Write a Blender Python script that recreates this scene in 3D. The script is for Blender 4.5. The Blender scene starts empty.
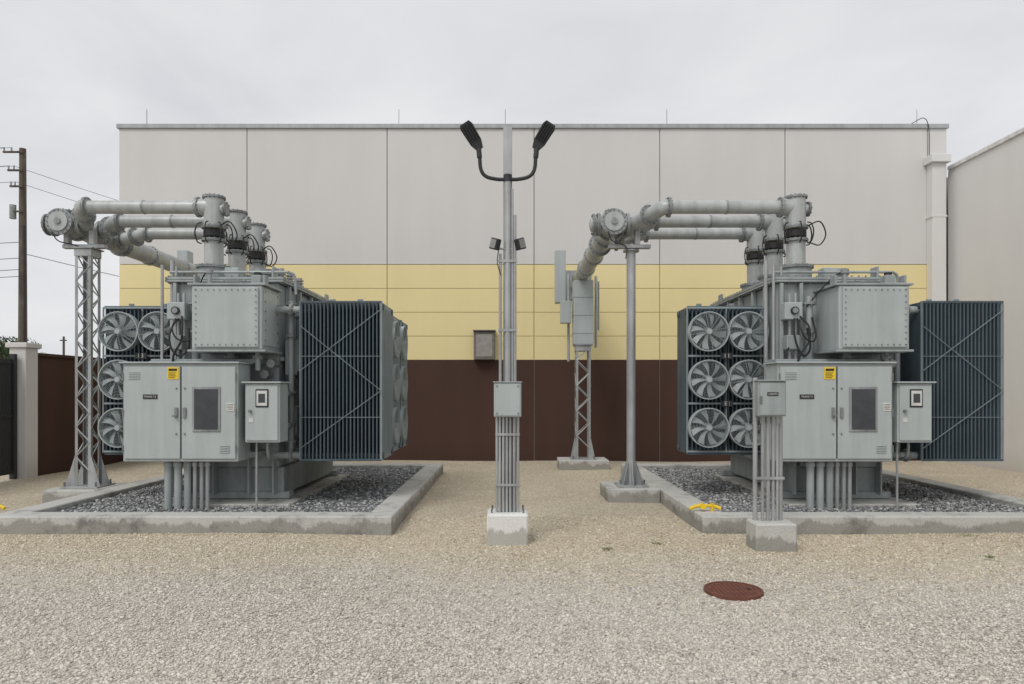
import bpy, math, random
import numpy as np
from mathutils import Vector, Matrix
random.seed(7); rng=np.random.default_rng(7)
scene=bpy.context.scene
R=math.radians

# ------------------------------------------------------------------ materials
MATS={}
def nodes_of(name):
    m=bpy.data.materials.new(name); m.use_nodes=True
    nt=m.node_tree; bs=nt.nodes['Principled BSDF']; MATS[name]=m
    return m,nt,bs
def N(nt,t,**kw):
    n=nt.nodes.new(t)
    for k,v in kw.items():
        if k in n.inputs: n.inputs[k].default_value=v
        else: setattr(n,k,v)
    return n
def c4(c,f=1.0): return (min(c[0]*f,1),min(c[1]*f,1),min(c[2]*f,1),1)
def ramp(nt,src,stops):
    r=nt.nodes.new('ShaderNodeValToRGB'); e=r.color_ramp.elements
    while len(e)>1: e.remove(e[-1])
    e[0].position=stops[0][0]; e[0].color=stops[0][1]
    for p,c in stops[1:]:
        x=e.new(p); x.color=c
    nt.links.new(src,r.inputs[0]); return r
def mixc(nt,fac,a,b,mode='MIX'):
    m=nt.nodes.new('ShaderNodeMixRGB'); m.blend_type=mode
    for i,v in ((0,fac),(1,a),(2,b)):
        if hasattr(v,'is_output'): nt.links.new(v,m.inputs[i])
        else: m.inputs[i].default_value=v
    return m.outputs[0]
def g(v): return (v,v,v,1)

def paint(name,col,rough=.45,metal=0.0,var=.12,streak=.15,bump=.05,spec=.4,grime=.0):
    m,nt,bs=nodes_of(name); L=nt.links
    tc=N(nt,'ShaderNodeTexCoord')
    n1=N(nt,'ShaderNodeTexNoise',Scale=2.3,Detail=7.0,Roughness=.6); L.new(tc.outputs['Object'],n1.inputs['Vector'])
    mp=N(nt,'ShaderNodeMapping'); mp.inputs['Scale'].default_value=(9,9,.7); L.new(tc.outputs['Object'],mp.inputs['Vector'])
    n2=N(nt,'ShaderNodeTexNoise',Scale=1.0,Detail=5.0); L.new(mp.outputs[0],n2.inputs['Vector'])
    r1=ramp(nt,n1.outputs[0],[(.3,g(1-var)),(.7,g(1.0))])
    r2=ramp(nt,n2.outputs[0],[(.35,g(1-streak)),(.6,g(1.0))])
    a=mixc(nt,1.0,c4(col),r1.outputs[0],'MULTIPLY'); b=mixc(nt,1.0,a,r2.outputs[0],'MULTIPLY')
    if grime>0:   # weathered spots
        n4=N(nt,'ShaderNodeTexNoise',Scale=11.0,Detail=8.0,Roughness=.75); L.new(tc.outputs['Object'],n4.inputs['Vector'])
        r4=ramp(nt,n4.outputs[0],[(.56,g(0)),(.70,g(grime))])
        b=mixc(nt,r4.outputs[0],b,(.20,.19,.16,1))
    L.new(b,bs.inputs['Base Color'])
    n3=N(nt,'ShaderNodeTexNoise',Scale=35.0,Detail=3.0); L.new(tc.outputs['Object'],n3.inputs['Vector'])
    bp=N(nt,'ShaderNodeBump',Strength=bump,Distance=.01); L.new(n3.outputs[0],bp.inputs['Height']); L.new(bp.outputs[0],bs.inputs['Normal'])
    rr=ramp(nt,n1.outputs[0],[(.3,g(min(1,rough+.15))),(.7,g(rough))]); L.new(rr.outputs[0],bs.inputs['Roughness'])
    bs.inputs['Metallic'].default_value=metal
    bs.inputs['Specular IOR Level'].default_value=spec
    return m
def wallmat(name,col,streakamt=.03,bump=.12):
    m,nt,bs=nodes_of(name); L=nt.links
    tc=N(nt,'ShaderNodeTexCoord')
    n1=N(nt,'ShaderNodeTexNoise',Scale=.35,Detail=7.0); L.new(tc.outputs['Object'],n1.inputs['Vector'])
    mp=N(nt,'ShaderNodeMapping'); mp.inputs['Scale'].default_value=(2.2,2.2,.3); L.new(tc.outputs['Object'],mp.inputs['Vector'])
    n2=N(nt,'ShaderNodeTexNoise',Scale=1.0,Detail=6.0); L.new(mp.outputs[0],n2.inputs['Vector'])
    r1=ramp(nt,n1.outputs[0],[(.3,g(.95)),(.7,g(1.0))]); r2=ramp(nt,n2.outputs[0],[(.3,g(1-streakamt)),(.62,g(1))])
    b=mixc(nt,1.0,mixc(nt,1.0,c4(col),r1.outputs[0],'MULTIPLY'),r2.outputs[0],'MULTIPLY')
    sp=N(nt,'ShaderNodeSeparateXYZ'); L.new(tc.outputs['Object'],sp.inputs[0])
    mr=N(nt,'ShaderNodeMapRange'); mr.inputs['From Min'].default_value=0; mr.inputs['From Max'].default_value=.5
    L.new(sp.outputs['Z'],mr.inputs['Value'])
    rz=ramp(nt,mr.outputs[0],[(0,(.85,.82,.78,1)),(1,g(1))])
    b=mixc(nt,1.0,b,rz.outputs[0],'MULTIPLY')
    L.new(b,bs.inputs['Base Color']); bs.inputs['Roughness'].default_value=.85
    n3=N(nt,'ShaderNodeTexNoise',Scale=45.0,Detail=4.0); L.new(tc.outputs['Object'],n3.inputs['Vector'])
    bp=N(nt,'ShaderNodeBump',Strength=bump,Distance=.01); L.new(n3.outputs[0],bp.inputs['Height']); L.new(bp.outputs[0],bs.inputs['Normal'])
    return m
def concrete(name,col,dark=.55):
    m,nt,bs=nodes_of(name); L=nt.links
    tc=N(nt,'ShaderNodeTexCoord')
    n1=N(nt,'ShaderNodeTexNoise',Scale=2.0,Detail=9.0,Roughness=.72); L.new(tc.outputs['Object'],n1.inputs['Vector'])
    n2=N(nt,'ShaderNodeTexNoise',Scale=60.0,Detail=3.0); L.new(tc.outputs['Object'],n2.inputs['Vector'])
    r1=ramp(nt,n1.outputs[0],[(.36,g(dark)),(.47,g(.9)),(.68,g(1.0))]); r2=ramp(nt,n2.outputs[0],[(.3,g(.82)),(.6,g(1))])
    b=mixc(nt,1.0,mixc(nt,1.0,c4(col),r1.outputs[0],'MULTIPLY'),r2.outputs[0],'MULTIPLY')
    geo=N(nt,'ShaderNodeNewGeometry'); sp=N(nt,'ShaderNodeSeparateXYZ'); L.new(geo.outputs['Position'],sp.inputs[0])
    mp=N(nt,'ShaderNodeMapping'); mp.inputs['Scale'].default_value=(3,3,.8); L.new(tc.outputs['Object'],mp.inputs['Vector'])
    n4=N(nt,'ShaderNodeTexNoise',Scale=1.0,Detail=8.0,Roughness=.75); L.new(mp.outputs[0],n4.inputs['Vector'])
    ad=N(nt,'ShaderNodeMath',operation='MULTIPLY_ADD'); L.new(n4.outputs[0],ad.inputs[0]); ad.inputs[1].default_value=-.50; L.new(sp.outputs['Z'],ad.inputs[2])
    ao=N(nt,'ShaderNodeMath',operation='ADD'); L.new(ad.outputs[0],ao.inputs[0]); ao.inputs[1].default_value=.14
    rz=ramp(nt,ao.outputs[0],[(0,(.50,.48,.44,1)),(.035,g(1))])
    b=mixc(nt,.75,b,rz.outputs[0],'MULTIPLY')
    L.new(b,bs.inputs['Base Color']); bs.inputs['Roughness'].default_value=.85
    bp=N(nt,'ShaderNodeBump',Strength=.35,Distance=.01); L.new(n2.outputs[0],bp.inputs['Height']); L.new(bp.outputs[0],bs.inputs['Normal'])
    return m
def simple(name,col,rough=.5,metal=0):
    m,nt,bs=nodes_of(name)
    tc=N(nt,'ShaderNodeTexCoord'); n1=N(nt,'ShaderNodeTexNoise',Scale=8.0,Detail=4.0); nt.links.new(tc.outputs['Object'],n1.inputs['Vector'])
    r=ramp(nt,n1.outputs[0],[(.3,c4(col,.8)),(.7,c4(col,1.1))]); nt.links.new(r.outputs[0],bs.inputs['Base Color'])
    bs.inputs['Roughness'].default_value=rough; bs.inputs['Metallic'].default_value=metal; return m

paint('tank_gray',(.37,.405,.405),.38,var=.2,streak=.2,grime=.35)
paint('cabinet_gray',(.43,.47,.47),.34,var=.09,streak=.09,grime=.12)
paint('duct_gray',(.49,.51,.505),.34,var=.2,streak=.18,metal=.1,grime=.45)
paint('radiator_shaded',(.080,.110,.130),.42,var=.2,streak=.2)  # same gray paint, darkened: shade of the fin gaps is in the colour
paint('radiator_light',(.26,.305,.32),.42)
paint('fan_gray',(.42,.47,.475),.35)
paint('galv',(.48,.495,.50),.40,metal=.4,var=.28,streak=.25,grime=.25)
paint('flange_steel',(.38,.405,.405),.38,metal=.2,var=.35,streak=.3,grime=.5)
paint('coping',(.42,.43,.44),.4,metal=.2)
simple('dark',(.018,.02,.022),.5); simple('black_metal',(.022,.024,.027),.55)
simple('glass_dark',(.05,.055,.062),.12); simple('rubber',(.015,.015,.016),.6)
simple('label_white',(.6,.6,.58),.5); simple('yellow',(.8,.55,.02),.4)
simple('bolt',(.22,.23,.23),.4,.6); simple('lamp_glass',(.25,.25,.24),.15); simple('box_bronze',(.17,.15,.135),.5); simple('box_panel',(.30,.28,.26),.5)
simple('coping_white',(.7,.7,.69),.5)
wallmat('wall_light',(.635,.622,.605)); wallmat('wall_yellow',(.80,.685,.365)); wallmat('wall_brown',(.066,.030,.021),.15)
wallmat('wall_wing',(.71,.70,.685)); simple('joint',(.22,.21,.205),.9); simple('joint_yellow',(.42,.35,.18),.9)
concrete('concrete',(.55,.545,.515)); concrete('concrete_white',(.80,.795,.77),.88)
simple('rust',(.15,.055,.036),.8); paint('wood',(.15,.125,.105),.9,var=.4,streak=.4)
simple('insul',(.32,.32,.32),.3)

# ------------------------------------------------------------------ builder
class B:
    def __init__(s,name): s.name=name; s.parts={}; s.M=Matrix.Identity(4)
    def add(s,part,mat,vs,fs):
        k=(part,mat)
        if k not in s.parts: s.parts[k]=([],[])
        V,F=s.parts[k]; o=len(V)
        V.extend([tuple(s.M@Vector(v)) for v in vs]); F.extend([tuple(i+o for i in f) for f in fs])
    def box(s,part,mat,x0,x1,y0,y1,z0,z1,b=.006):
        if x0>x1:x0,x1=x1,x0
        if y0>y1:y0,y1=y1,y0
        if z0>z1:z0,z1=z1,z0
        c=Vector(((x0+x1)/2,(y0+y1)/2,(z0+z1)/2)); h=[(x1-x0)/2,(y1-y0)/2,(z1-z0)/2]
        b=min(b,min(h)*.45); vs=[];idx={}
        for sx in(-1,1):
            for sy in(-1,1):
                for sz in(-1,1):
                    for a in range(3):
                        p=[sx*h[0],sy*h[1],sz*h[2]]; sg=(sx,sy,sz)
                        for q in range(3):
                            if q!=a: p[q]-=sg[q]*b
                        idx[(sx,sy,sz,a)]=len(vs); vs.append(c+Vector(p))
        fs=[]
        for a in range(3):
            u,v=[q for q in range(3) if q!=a]
            for sa in(-1,1):
                f=[]
                for su,sv in((-1,-1),(1,-1),(1,1),(-1,1)):
                    sg=[0,0,0]; sg[a]=sa; sg[u]=su; sg[v]=sv; f.append(idx[(*sg,a)])
                fs.append(f)
            for su in(-1,1):
                for sv in(-1,1):
                    f=[]
                    for sa,q in((-1,u),(1,u),(1,v),(-1,v)):
                        sg=[0,0,0]; sg[a]=sa; sg[u]=su; sg[v]=sv; f.append(idx[(*sg,q)])
                    fs.append(f)
        for sx in(-1,1):
            for sy in(-1,1):
                for sz in(-1,1): fs.append([idx[(sx,sy,sz,a)] for a in range(3)])
        out=[]
        for f in fs:
            p=[vs[i] for i in f]; n=(p[1]-p[0]).cross(p[2]-p[0]); cc=sum(p,Vector())/len(p)-c
            out.append(f if n.dot(cc)>0 else f[::-1])
        s.add(part,mat,vs,out)
    def frame(s,p0,p1):
        d=(Vector(p1)-Vector(p0)).normalized(); up=Vector((0,0,1)) if abs(d.z)<.9 else Vector((1,0,0))
        u=d.cross(up).normalized(); w=u.cross(d); return d,u,w
    def cyl(s,part,mat,p0,p1,r,seg=20,r2=None,caps=True):
        r2=r if r2 is None else r2; p0=Vector(p0);p1=Vector(p1); d,u,w=s.frame(p0,p1); vs=[]
        for p,rr in((p0,r),(p1,r2)):
            for i in range(seg):
                a=2*math.pi*i/seg; vs.append(p+u*rr*math.cos(a)+w*rr*math.sin(a))
        fs=[(i,(i+1)%seg,(i+1)%seg+seg,i+seg) for i in range(seg)]
        if caps: fs+= [tuple(range(seg))[::-1],tuple(range(seg,2*seg))]
        s.add(part,mat,vs,fs)
    def ring(s,part,mat,p0,p1,ro,ri,seg=28):
        p0=Vector(p0);p1=Vector(p1); d,u,w=s.frame(p0,p1); vs=[]
        for p,rr in((p0,ro),(p1,ro),(p1,ri),(p0,ri)):
            for i in range(seg):
                a=2*math.pi*i/seg; vs.append(p+u*rr*math.cos(a)+w*rr*math.sin(a))
        fs=[]
        for k in range(4):
            k2=(k+1)%4
            for i in range(seg): fs.append((k*seg+i,k*seg+(i+1)%seg,k2*seg+(i+1)%seg,k2*seg+i))
        s.add(part,mat,vs,fs)
    def tube(s,part,mat,pts,r,seg=8,smooth=True,closed=False):
        P=[Vector(p) for p in pts]
        if smooth and len(P)>2:
            Q=[]
            n=len(P)
            for i in range(n-1 if not closed else n):
                a=P[(i-1)%n] if (i>0 or closed) else P[0]*2-P[1]
                b=P[i]; c=P[(i+1)%n]; d=P[(i+2)%n] if (i+2<n or closed) else P[-1]*2-P[-2]
                for k in range(5):
                    t=k/5; Q.append(.5*((2*b)+(-a+c)*t+(2*a-5*b+4*c-d)*t*t+(-a+3*b-3*c+d)*t**3))
            if not closed: Q.append(P[-1])
            P=Q
        n=len(P); vs=[]; prev=None
        for i in range(n):
            if closed: t=P[(i+1)%n]-P[i-1]
            else: t=P[min(i+1,n-1)]-P[max(i-1,0)]
            t.normalize()
            if prev is None:
                up=Vector((0,0,1)) if abs(t.z)<.9 else Vector((1,0,0)); u=t.cross(up).normalized()
            else: u=(prev-t*prev.dot(t)).normalized()
            prev=u; w=t.cross(u)
            for k in range(seg):
                a=2*math.pi*k/seg; vs.append(P[i]+u*r*math.cos(a)+w*r*math.sin(a))
        fs=[]
        for i in range(n if closed else n-1):
            j=(i+1)%n
            for k in range(seg): fs.append((i*seg+k,i*seg+(k+1)%seg,j*seg+(k+1)%seg,j*seg+k))
        if not closed: fs+=[tuple(range(seg))[::-1],tuple(range((n-1)*seg,n*seg))]
        s.add(part,mat,vs,fs)
    def flange(s,part,p,axis,r,t=.03,bolts=12,mat='flange_steel'):
        a=Vector(axis).normalized(); p=Vector(p)
        s.cyl(part,mat,p-a*t,p-a*.002,r,24); s.cyl(part,mat,p+a*.002,p+a*t,r,24)
        d,u,w=s.frame(p,p+a)
        for i in range(bolts):
            q=p+(u*math.cos(2*math.pi*i/bolts)+w*math.sin(2*math.pi*i/bolts))*(r*.88)
            s.cyl(part+'_bolts','bolt',q-a*(t+.014),q+a*(t+.014),.010,6)
    def dome(s,part,mat,p,axis,r,h,seg=20):
        a=Vector(axis).normalized(); p=Vector(p); d,u,w=s.frame(p,p+a); vs=[];fs=[];K=5
        for k in range(K):
            th=math.pi/2*k/K
            for i in range(seg):
                an=2*math.pi*i/seg; vs.append(p+a*h*math.sin(th)+(u*math.cos(an)+w*math.sin(an))*r*math.cos(th))
        vs.append(p+a*h)
        for k in range(K-1):
            for i in range(seg): fs.append((k*seg+i,k*seg+(i+1)%seg,(k+1)*seg+(i+1)%seg,(k+1)*seg+i))
        for i in range(seg): fs.append(((K-1)*seg+i,(K-1)*seg+(i+1)%seg,K*seg))
        s.add(part,mat,vs,fs)
    def finish(s,single=False):
        e=bpy.data.objects.new(s.name,None); scene.collection.objects.link(e); e.empty_display_size=.2
        for (part,mat),(V,F) in s.parts.items():
            me=bpy.data.meshes.new(part); me.from_pydata(V,[],F); me.update()
            me.materials.append(MATS[mat])
            me.polygons.foreach_set('use_smooth',[True]*len(me.polygons)); me.set_sharp_from_angle(angle=R(32))
            o=bpy.data.objects.new(part,me); scene.collection.objects.link(o); o.parent=e
        return e
def clone(e,off):
    n=bpy.data.objects.new(e.name,None); scene.collection.objects.link(n); n.location=off
    for c in e.children:
        o=bpy.data.objects.new(c.name,c.data); scene.collection.objects.link(o); o.parent=n
    return n
def text(parent,s,loc,size,mat,rot=(R(90),0,0)):
    cu=bpy.data.curves.new('label_text','FONT'); cu.body=s; cu.size=size; cu.align_x='CENTER'; cu.align_y='CENTER'; cu.extrude=.0008
    o=bpy.data.objects.new('label_text',cu); scene.collection.objects.link(o); o.location=loc; o.rotation_euler=rot
    cu.materials.append(MATS[mat]); o.parent=parent
D=8.65

# ------------------------------------------------------------------ transformer
T=B('power_transformer')
x0,x1,y0,y1=-4.85,-3.35,9.8,12.7
T.box('tank','tank_gray',x0,x1,y0,y1,.62,3.27,.02)
T.box('tank_base','tank_gray',-4.62,-3.3,9.86,12.6,.22,.62,.015)
for yy in(9.86,12.5):
    T.box('skid','tank_gray',-4.8,-3.2,yy-.05,yy+.15,.17,.27,.01)
for xx in (-4.62,-4.25,-3.75,-3.4):
    T.box('base_gussets','tank_gray',xx-.012,xx+.012,9.70,9.86,.24,.75,.003)
T.box('tank_flange','tank_gray',x0-.09,x1+.09,y0-.09,y1+.09,3.27,3.30,.004)
T.box('tank_cover','tank_gray',x0-.09,x1+.09,y0-.09,y1+.09,3.304,3.34,.004)
xx=x0-.05
while xx<x1+.06:
    T.cyl('cover_bolts','bolt',(xx,y0-.055,3.25),(xx,y0-.055,3.365),.012,6); xx+=.1
yy=y0
while yy<y1:
    for xs in (x0-.055,x1+.055): T.cyl('cover_bolts','bolt',(xs,yy,3.25),(xs,yy,3.365),.012,6)
    yy+=.12
for xs in (-4.83,-4.55):
    T.box('tank_stiffeners','tank_gray',xs,xs+.05,9.72,9.8,.65,3.26,.006)
for ys in (10.1,10.6,11.2,11.8,12.4):
    for xs in (x0-.07,x1): T.box('tank_stiffeners','tank_gray',xs,xs+.07,ys,ys+.06,.65,3.26,.006)
for zs in(1.0,2.15,2.9): T.box('tank_stiffeners','tank_gray',x1+.002,x1+.062,9.83,12.66,zs,zs+.06,.006)
T.box('tap_changer_box','cabinet_gray',-4.28,-3.34,9.12,9.8,2.27,3.13,.012)
T.box('tap_changer_cover','cabinet_gray',-4.24,-3.38,9.085,9.12,2.30,3.10,.01)
T.box('tap_changer_lip','tank_gray',-4.33,-3.29,9.10,9.8,3.13,3.16,.005)
T.box('tap_changer_lip','tank_gray',-4.33,-3.29,9.10,9.8,2.24,2.27,.005)
for i in range(11):
    u=-4.21+i*.80/10
    for z in(2.335,3.065): T.cyl('tap_changer_bolts','flange_steel',(u,9.07,z),(u,9.09,z),.009,6)
for i in range(10):
    z=2.335+i*.73/9
    for u in(-4.21,-3.41): T.cyl('tap_changer_bolts','flange_steel',(u,9.07,z),(u,9.09,z),.009,6)
for i in range(6):
    z=2.4+i*.13
    for yy in (9.2,9.68): T.cyl('tap_changer_bolts','bolt',(-3.345,yy,z),(-3.315,yy,z),.011,6)
T.box('tap_changer_side','cabinet_gray',-3.34,-3.326,9.16,9.72,2.33,3.07,.004)
T.cyl('handhole','tank_gray',(-3.8,9.45,3.16),(-3.8,9.45,3.22),.16); T.flange('handhole_flange',(-3.8,9.45,3.21),(0,0,1),.19,.012)
T.cyl('breather','flange_steel',(-4.12,9.3,3.16),(-4.12,9.3,3.34),.03); T.cyl('breather','flange_steel',(-4.12,9.3,3.32),(-4.12,9.3,3.37),.05)
T.box('relief_valve','tank_gray',-3.56,-3.42,9.3,9.44,3.16,3.3,.01); T.cyl('relief_valve','rubber',(-3.49,9.37,3.3),(-3.49,9.37,3.34),.05)
for x in (-4.3,-3.36): T.box('lifting_lug','tank_gray',x,x+.03,9.2,9.34,3.13,3.28,.004)
T.box('cabinet_beam','tank_gray',-5.0,-3.5,9.45,9.8,2.10,2.16,.006)
T.box('cabinet_beam','tank_gray',-5.0,-3.5,9.40,9.8,.80,.88,.006)
T.cyl('drain_pipe','tank_gray',(-3.5,9.4,2.27),(-3.5,9.4,2.0),.035); T.flange('drain_flange',(-3.5,9.4,2.18),(0,0,1),.07,.012,6)
T.cyl('drain_pipe','tank_gray',(-3.95,9.6,2.25),(-3.95,9.6,2.1),.06); T.flange('drain_flange',(-3.95,9.6,2.19),(0,0,1),.1,.012,8)
T.box('control_cabinet','cabinet_gray',-5.14,-3.62,9.02,9.45,.78,2.08,.01)
T.box('cabinet_door','cabinet_gray',-5.115,-4.375,8.995,9.02,.82,2.04,.008)
T.box('cabinet_door','cabinet_gray',-4.355,-3.645,8.995,9.02,.82,2.04,.008)
T.box('cabinet_hood','cabinet_gray',-5.17,-3.59,8.97,9.47,2.08,2.10,.005)
T.box('cabinet_gasket','dark',-4.374,-4.356,9.012,9.019,.83,2.03,.001)
T.box('window_frame','flange_steel',-4.21,-3.84,8.98,8.996,1.18,1.77,.004)
T.box('window_glass','glass_dark',-4.18,-3.87,8.974,8.981,1.21,1.74,.001)
for z in(.95,1.43,1.9):
    for x in(-5.125,-3.635): T.cyl('hinges','bolt',(x,8.99,z-.05),(x,8.99,z+.05),.010,8)
T.box('door_handle','flange_steel',-4.44,-4.40,8.97,8.995,1.36,1.5,.006); T.cyl('door_handle','bolt',(-4.42,8.975,1.39),(-4.42,8.94,1.39),.012,8); T.box('door_handle','bolt',-4.45,-4.39,8.93,8.95,1.38,1.4,.004)
T.box('door_handle','flange_steel',-4.33,-4.29,8.97,8.995,1.36,1.5,.006)
for z in(1.15,1.75):
    for x in(-4.42,-4.31): T.cyl('door_latch','bolt',(x,8.995,z),(x,8.98,z),.011,8)
T.box('warning_label','yellow',-4.54,-4.39,8.988,8.995,1.87,2.03,.001); T.box('warning_label_text','dark',-4.52,-4.41,8.984,8.988,1.98,2.01,.001)
for k,z in enumerate((1.955,1.935,1.915,1.895)): T.box('warning_label_text','dark',-4.525,-4.42-.02*(k%2),8.984,8.988,z-.003,z+.003,.0005)
T.box('name_plate','dark',-4.86,-4.67,8.988,8.995,1.61,1.67,.001)
T.box('door_placard','label_white',-3.76,-3.66,8.988,8.995,1.45,1.56,.001)
for z in (1.475,1.495,1.515,1.535): T.box('door_placard_text','dark',-3.75,-3.67,8.985,8.988,z,z+.005,.0005)
for i in range(5): T.box('louvres','cabinet_gray',-5.05,-4.9,8.984,8.995,1.87+i*.022,1.880+i*.022,.003); T.box('louvres','cabinet_gray',-3.85,-3.72,8.984,8.995,.9+i*.022,.910+i*.022,.003)
T.box('meter_box','cabinet_gray',-3.54,-3.08,9.05,9.4,1.03,1.82,.01); T.box('meter_box_door','cabinet_gray',-3.52,-3.10,9.03,9.05,1.06,1.79,.008)
T.box('meter_box_hood','cabinet_gray',-3.57,-3.05,9.0,9.42,1.82,1.84,.005)
T.box('meter_window','dark',-3.39,-3.22,9.02,9.03,1.5,1.74,.01); T.box('meter_glass','label_white',-3.375,-3.235,9.013,9.02,1.52,1.72,.002); T.box('meter_dial','glass_dark',-3.35,-3.26,9.0115,9.013,1.56,1.68,.0005)
T.box('meter_tag','label_white',-3.48,-3.42,9.024,9.03,1.3,1.36,.001); T.cyl('meter_handle','bolt',(-3.46,9.03,1.45),(-3.46,8.99,1.45),.02,10)
for z in(1.2,1.65): T.box('meter_bracket','tank_gray',-3.36,-3.12,9.4,9.85,z,z+.06,.004)
for x,r,m in((-4.63,.05,'tank_gray'),(-4.50,.05,'tank_gray'),(-4.37,.045,'tank_gray'),(-4.27,.028,'galv'),(-4.18,.028,'galv'),(-4.10,.028,'galv')):
    T.cyl('conduits',m,(x,9.2,.12),(x,9.2,.79),r,12); T.cyl('conduits',m,(x,9.2,.7),(x,9.2,.75),r+.012,12)
T.cyl('conduits','galv',(-3.45,9.22,1.03),(-3.45,9.22,.12),.016,8)
T.tube('conduits','galv',[(-3.3,9.22,1.03),(-3.3,9.22,.92),(-3.3,9.3,.8),(-3.3,9.7,.75),(-3.3,9.8,.75)],.02)
for x in(-4.95,-4.72,-4.64):
    T.cyl('wall_conduits','galv',(x,9.66,2.1),(x,9.66,3.5 if x<-4.9 else 3.1),.022,8)
T.cyl('oil_pipe','tank_gray',(-4.46,9.62,2.1),(-4.46,9.62,3.05),.045,12); T.flange('oil_pipe_flange',(-4.46,9.62,2.55),(0,0,1),.09,.015,6); T.flange('oil_pipe_flange',(-4.46,9.62,2.95),(0,0,1),.09,.015,6)
T.box('junction_box','cabinet_gray',-4.83,-4.58,9.55,9.72,2.72,2.96,.01); T.box('junction_box','tank_gray',-4.8,-4.62,9.55,9.7,2.3,2.5,.01)
T.cyl('gauge','dark',(-4.7,9.55,2.84),(-4.7,9.51,2.84),.055,20); T.cyl('gauge_face','flange_steel',(-4.7,9.511,2.84),(-4.7,9.505,2.84),.04,20)
T.tube('control_cables','rubber',[(-4.7,9.55,2.73),(-4.74,9.45,2.5),(-4.7,9.42,2.3),(-4.6,9.45,2.2),(-4.5,9.5,2.32),(-4.52,9.55,2.6)],.014)
T.tube('control_cables','rubber',[(-4.62,9.55,2.76),(-4.55,9.42,2.6),(-4.56,9.4,2.4),(-4.66,9.42,2.24),(-4.7,9.45,2.1)],.014)
T.tube('control_cables','rubber',[(-4.66,9.55,2.73),(-4.68,9.4,2.6),(-4.62,9.38,2.45),(-4.5,9.42,2.4),(-4.42,9.5,2.5),(-4.45,9.56,2.75)],.012)
T.tube('control_cables','rubber',[(-4.78,9.55,2.32),(-4.84,9.5,2.25),(-4.84,9.5,2.14)],.012)
T.tube('control_cables','rubber',[(-4.12,9.3,3.34),(-4.22,9.35,3.3),(-4.38,9.5,3.1),(-4.5,9.6,2.9)],.009)
for x,z in ((-3.45,1.95),(-3.36,2.1)): T.cyl('valve','flange_steel',(x,9.55,z),(x,9.8,z),.04); T.cyl('valve_wheel','bolt',(x,9.5,z),(x,9.53,z),.06,16)
T.box('nameplate','flange_steel',-3.285,-3.28,10.0,10.5,1.4,1.9,.001)
T.box('side_box','cabinet_gray',-3.29,-3.08,9.9,10.25,1.95,2.45,.008)
T.box('side_box','cabinet_gray',-3.29,-3.12,9.9,10.1,1.1,1.5,.008)
T.cyl('side_pipe','tank_gray',(-3.15,9.75,.75),(-3.15,9.75,3.0),.04,12)
for z in(1.0,1.7,2.5,2.95): T.flange('side_pipe_flange',(-3.15,9.75,z),(0,0,1),.08,.012,6)
T.tube('side_cable','rubber',[(-3.1,9.9,2.0),(-3.08,9.8,1.8),(-3.15,9.75,1.6)],.012)
PH=(10.15,11.0,11.85); BX=-4.43
for y in PH:
    T.cyl('bushing_turret','tank_gray',(BX,y,3.34),(BX,y,3.55),.22,28); T.flange('turret_flange',(BX,y,3.55),(0,0,1),.25,.018,16)
    T.cyl('bushing_housing','duct_gray',(BX,y,3.56),(BX,y,3.95),.135,24)
for (x,y) in((-4.8,9.85),(-3.42,9.85),(-4.8,12.6),(-3.42,12.6)):
    T.box('lifting_lugs','tank_gray',x-.015,x+.015,y-.1,y+.1,3.34,3.5,.01)
T.cyl('relief_device','tank_gray',(-3.75,10.3,3.34),(-3.75,10.3,3.46),.13); T.cyl('relief_device','flange_steel',(-3.75,10.3,3.46),(-3.75,10.3,3.54),.17)
T.cyl('manway','tank_gray',(-3.8,11.2,3.34),(-3.8,11.2,3.42),.25); T.flange('manway_flange',(-3.8,11.2,3.43),(0,0,1),.28,.012,14)
T.tube('top_pipe','tank_gray',[(-4.9,9.78,3.42),(-4.3,9.78,3.42),(-3.6,9.78,3.42),(-3.2,9.78,3.42)],.02)
T.tube('top_pipe','tank_gray',[(-3.2,9.78,3.42),(-3.12,9.8,3.36),(-3.1,9.8,3.1)],.02)
T.box('terminal_box','cabinet_gray',-4.15,-3.95,9.85,10.05,3.34,3.5,.008)
T.cyl('vent_pipe','galv',(-4.95,9.95,.3),(-4.95,9.95,3.62),.03,10)
for i,y in enumerate((10.5,10.9,11.4)):
    T.cyl('arrester','insul',(-3.55,y,3.34),(-3.55,y,3.6),.045,12)
    for kk in range(5): T.cyl('arrester','insul',(-3.55,y,3.37+kk*.045),(-3.55,y,3.385+kk*.045),.07,14)
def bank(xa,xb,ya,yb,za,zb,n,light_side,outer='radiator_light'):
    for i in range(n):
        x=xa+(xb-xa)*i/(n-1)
        mat=outer if (i in light_side) else 'radiator_shaded'
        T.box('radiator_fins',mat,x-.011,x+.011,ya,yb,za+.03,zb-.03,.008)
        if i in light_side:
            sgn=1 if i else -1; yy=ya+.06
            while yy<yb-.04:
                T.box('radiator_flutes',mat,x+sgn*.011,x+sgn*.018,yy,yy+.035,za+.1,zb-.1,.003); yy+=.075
    for yy in(ya+.1,yb-.1):
        T.cyl('radiator_header','radiator_shaded',(xa-.03,yy,zb-.09),(xb+.03,yy,zb-.09),.045,14)
        T.cyl('radiator_header','radiator_shaded',(xa-.03,yy,za+.09),(xb+.03,yy,za+.09),.045,14)
    T.box('radiator_frame','radiator_shaded',xa-.02,xb+.02,ya-.008,ya+.004,zb-.05,zb-.02,.003)
    T.box('radiator_frame','radiator_shaded',xa-.02,xb+.02,ya-.008,ya+.004,za+.02,za+.05,.003)
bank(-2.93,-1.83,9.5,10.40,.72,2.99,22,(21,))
bank(-2.80,-1.90,10.62,11.5,.72,2.95,15,(14,))
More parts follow.
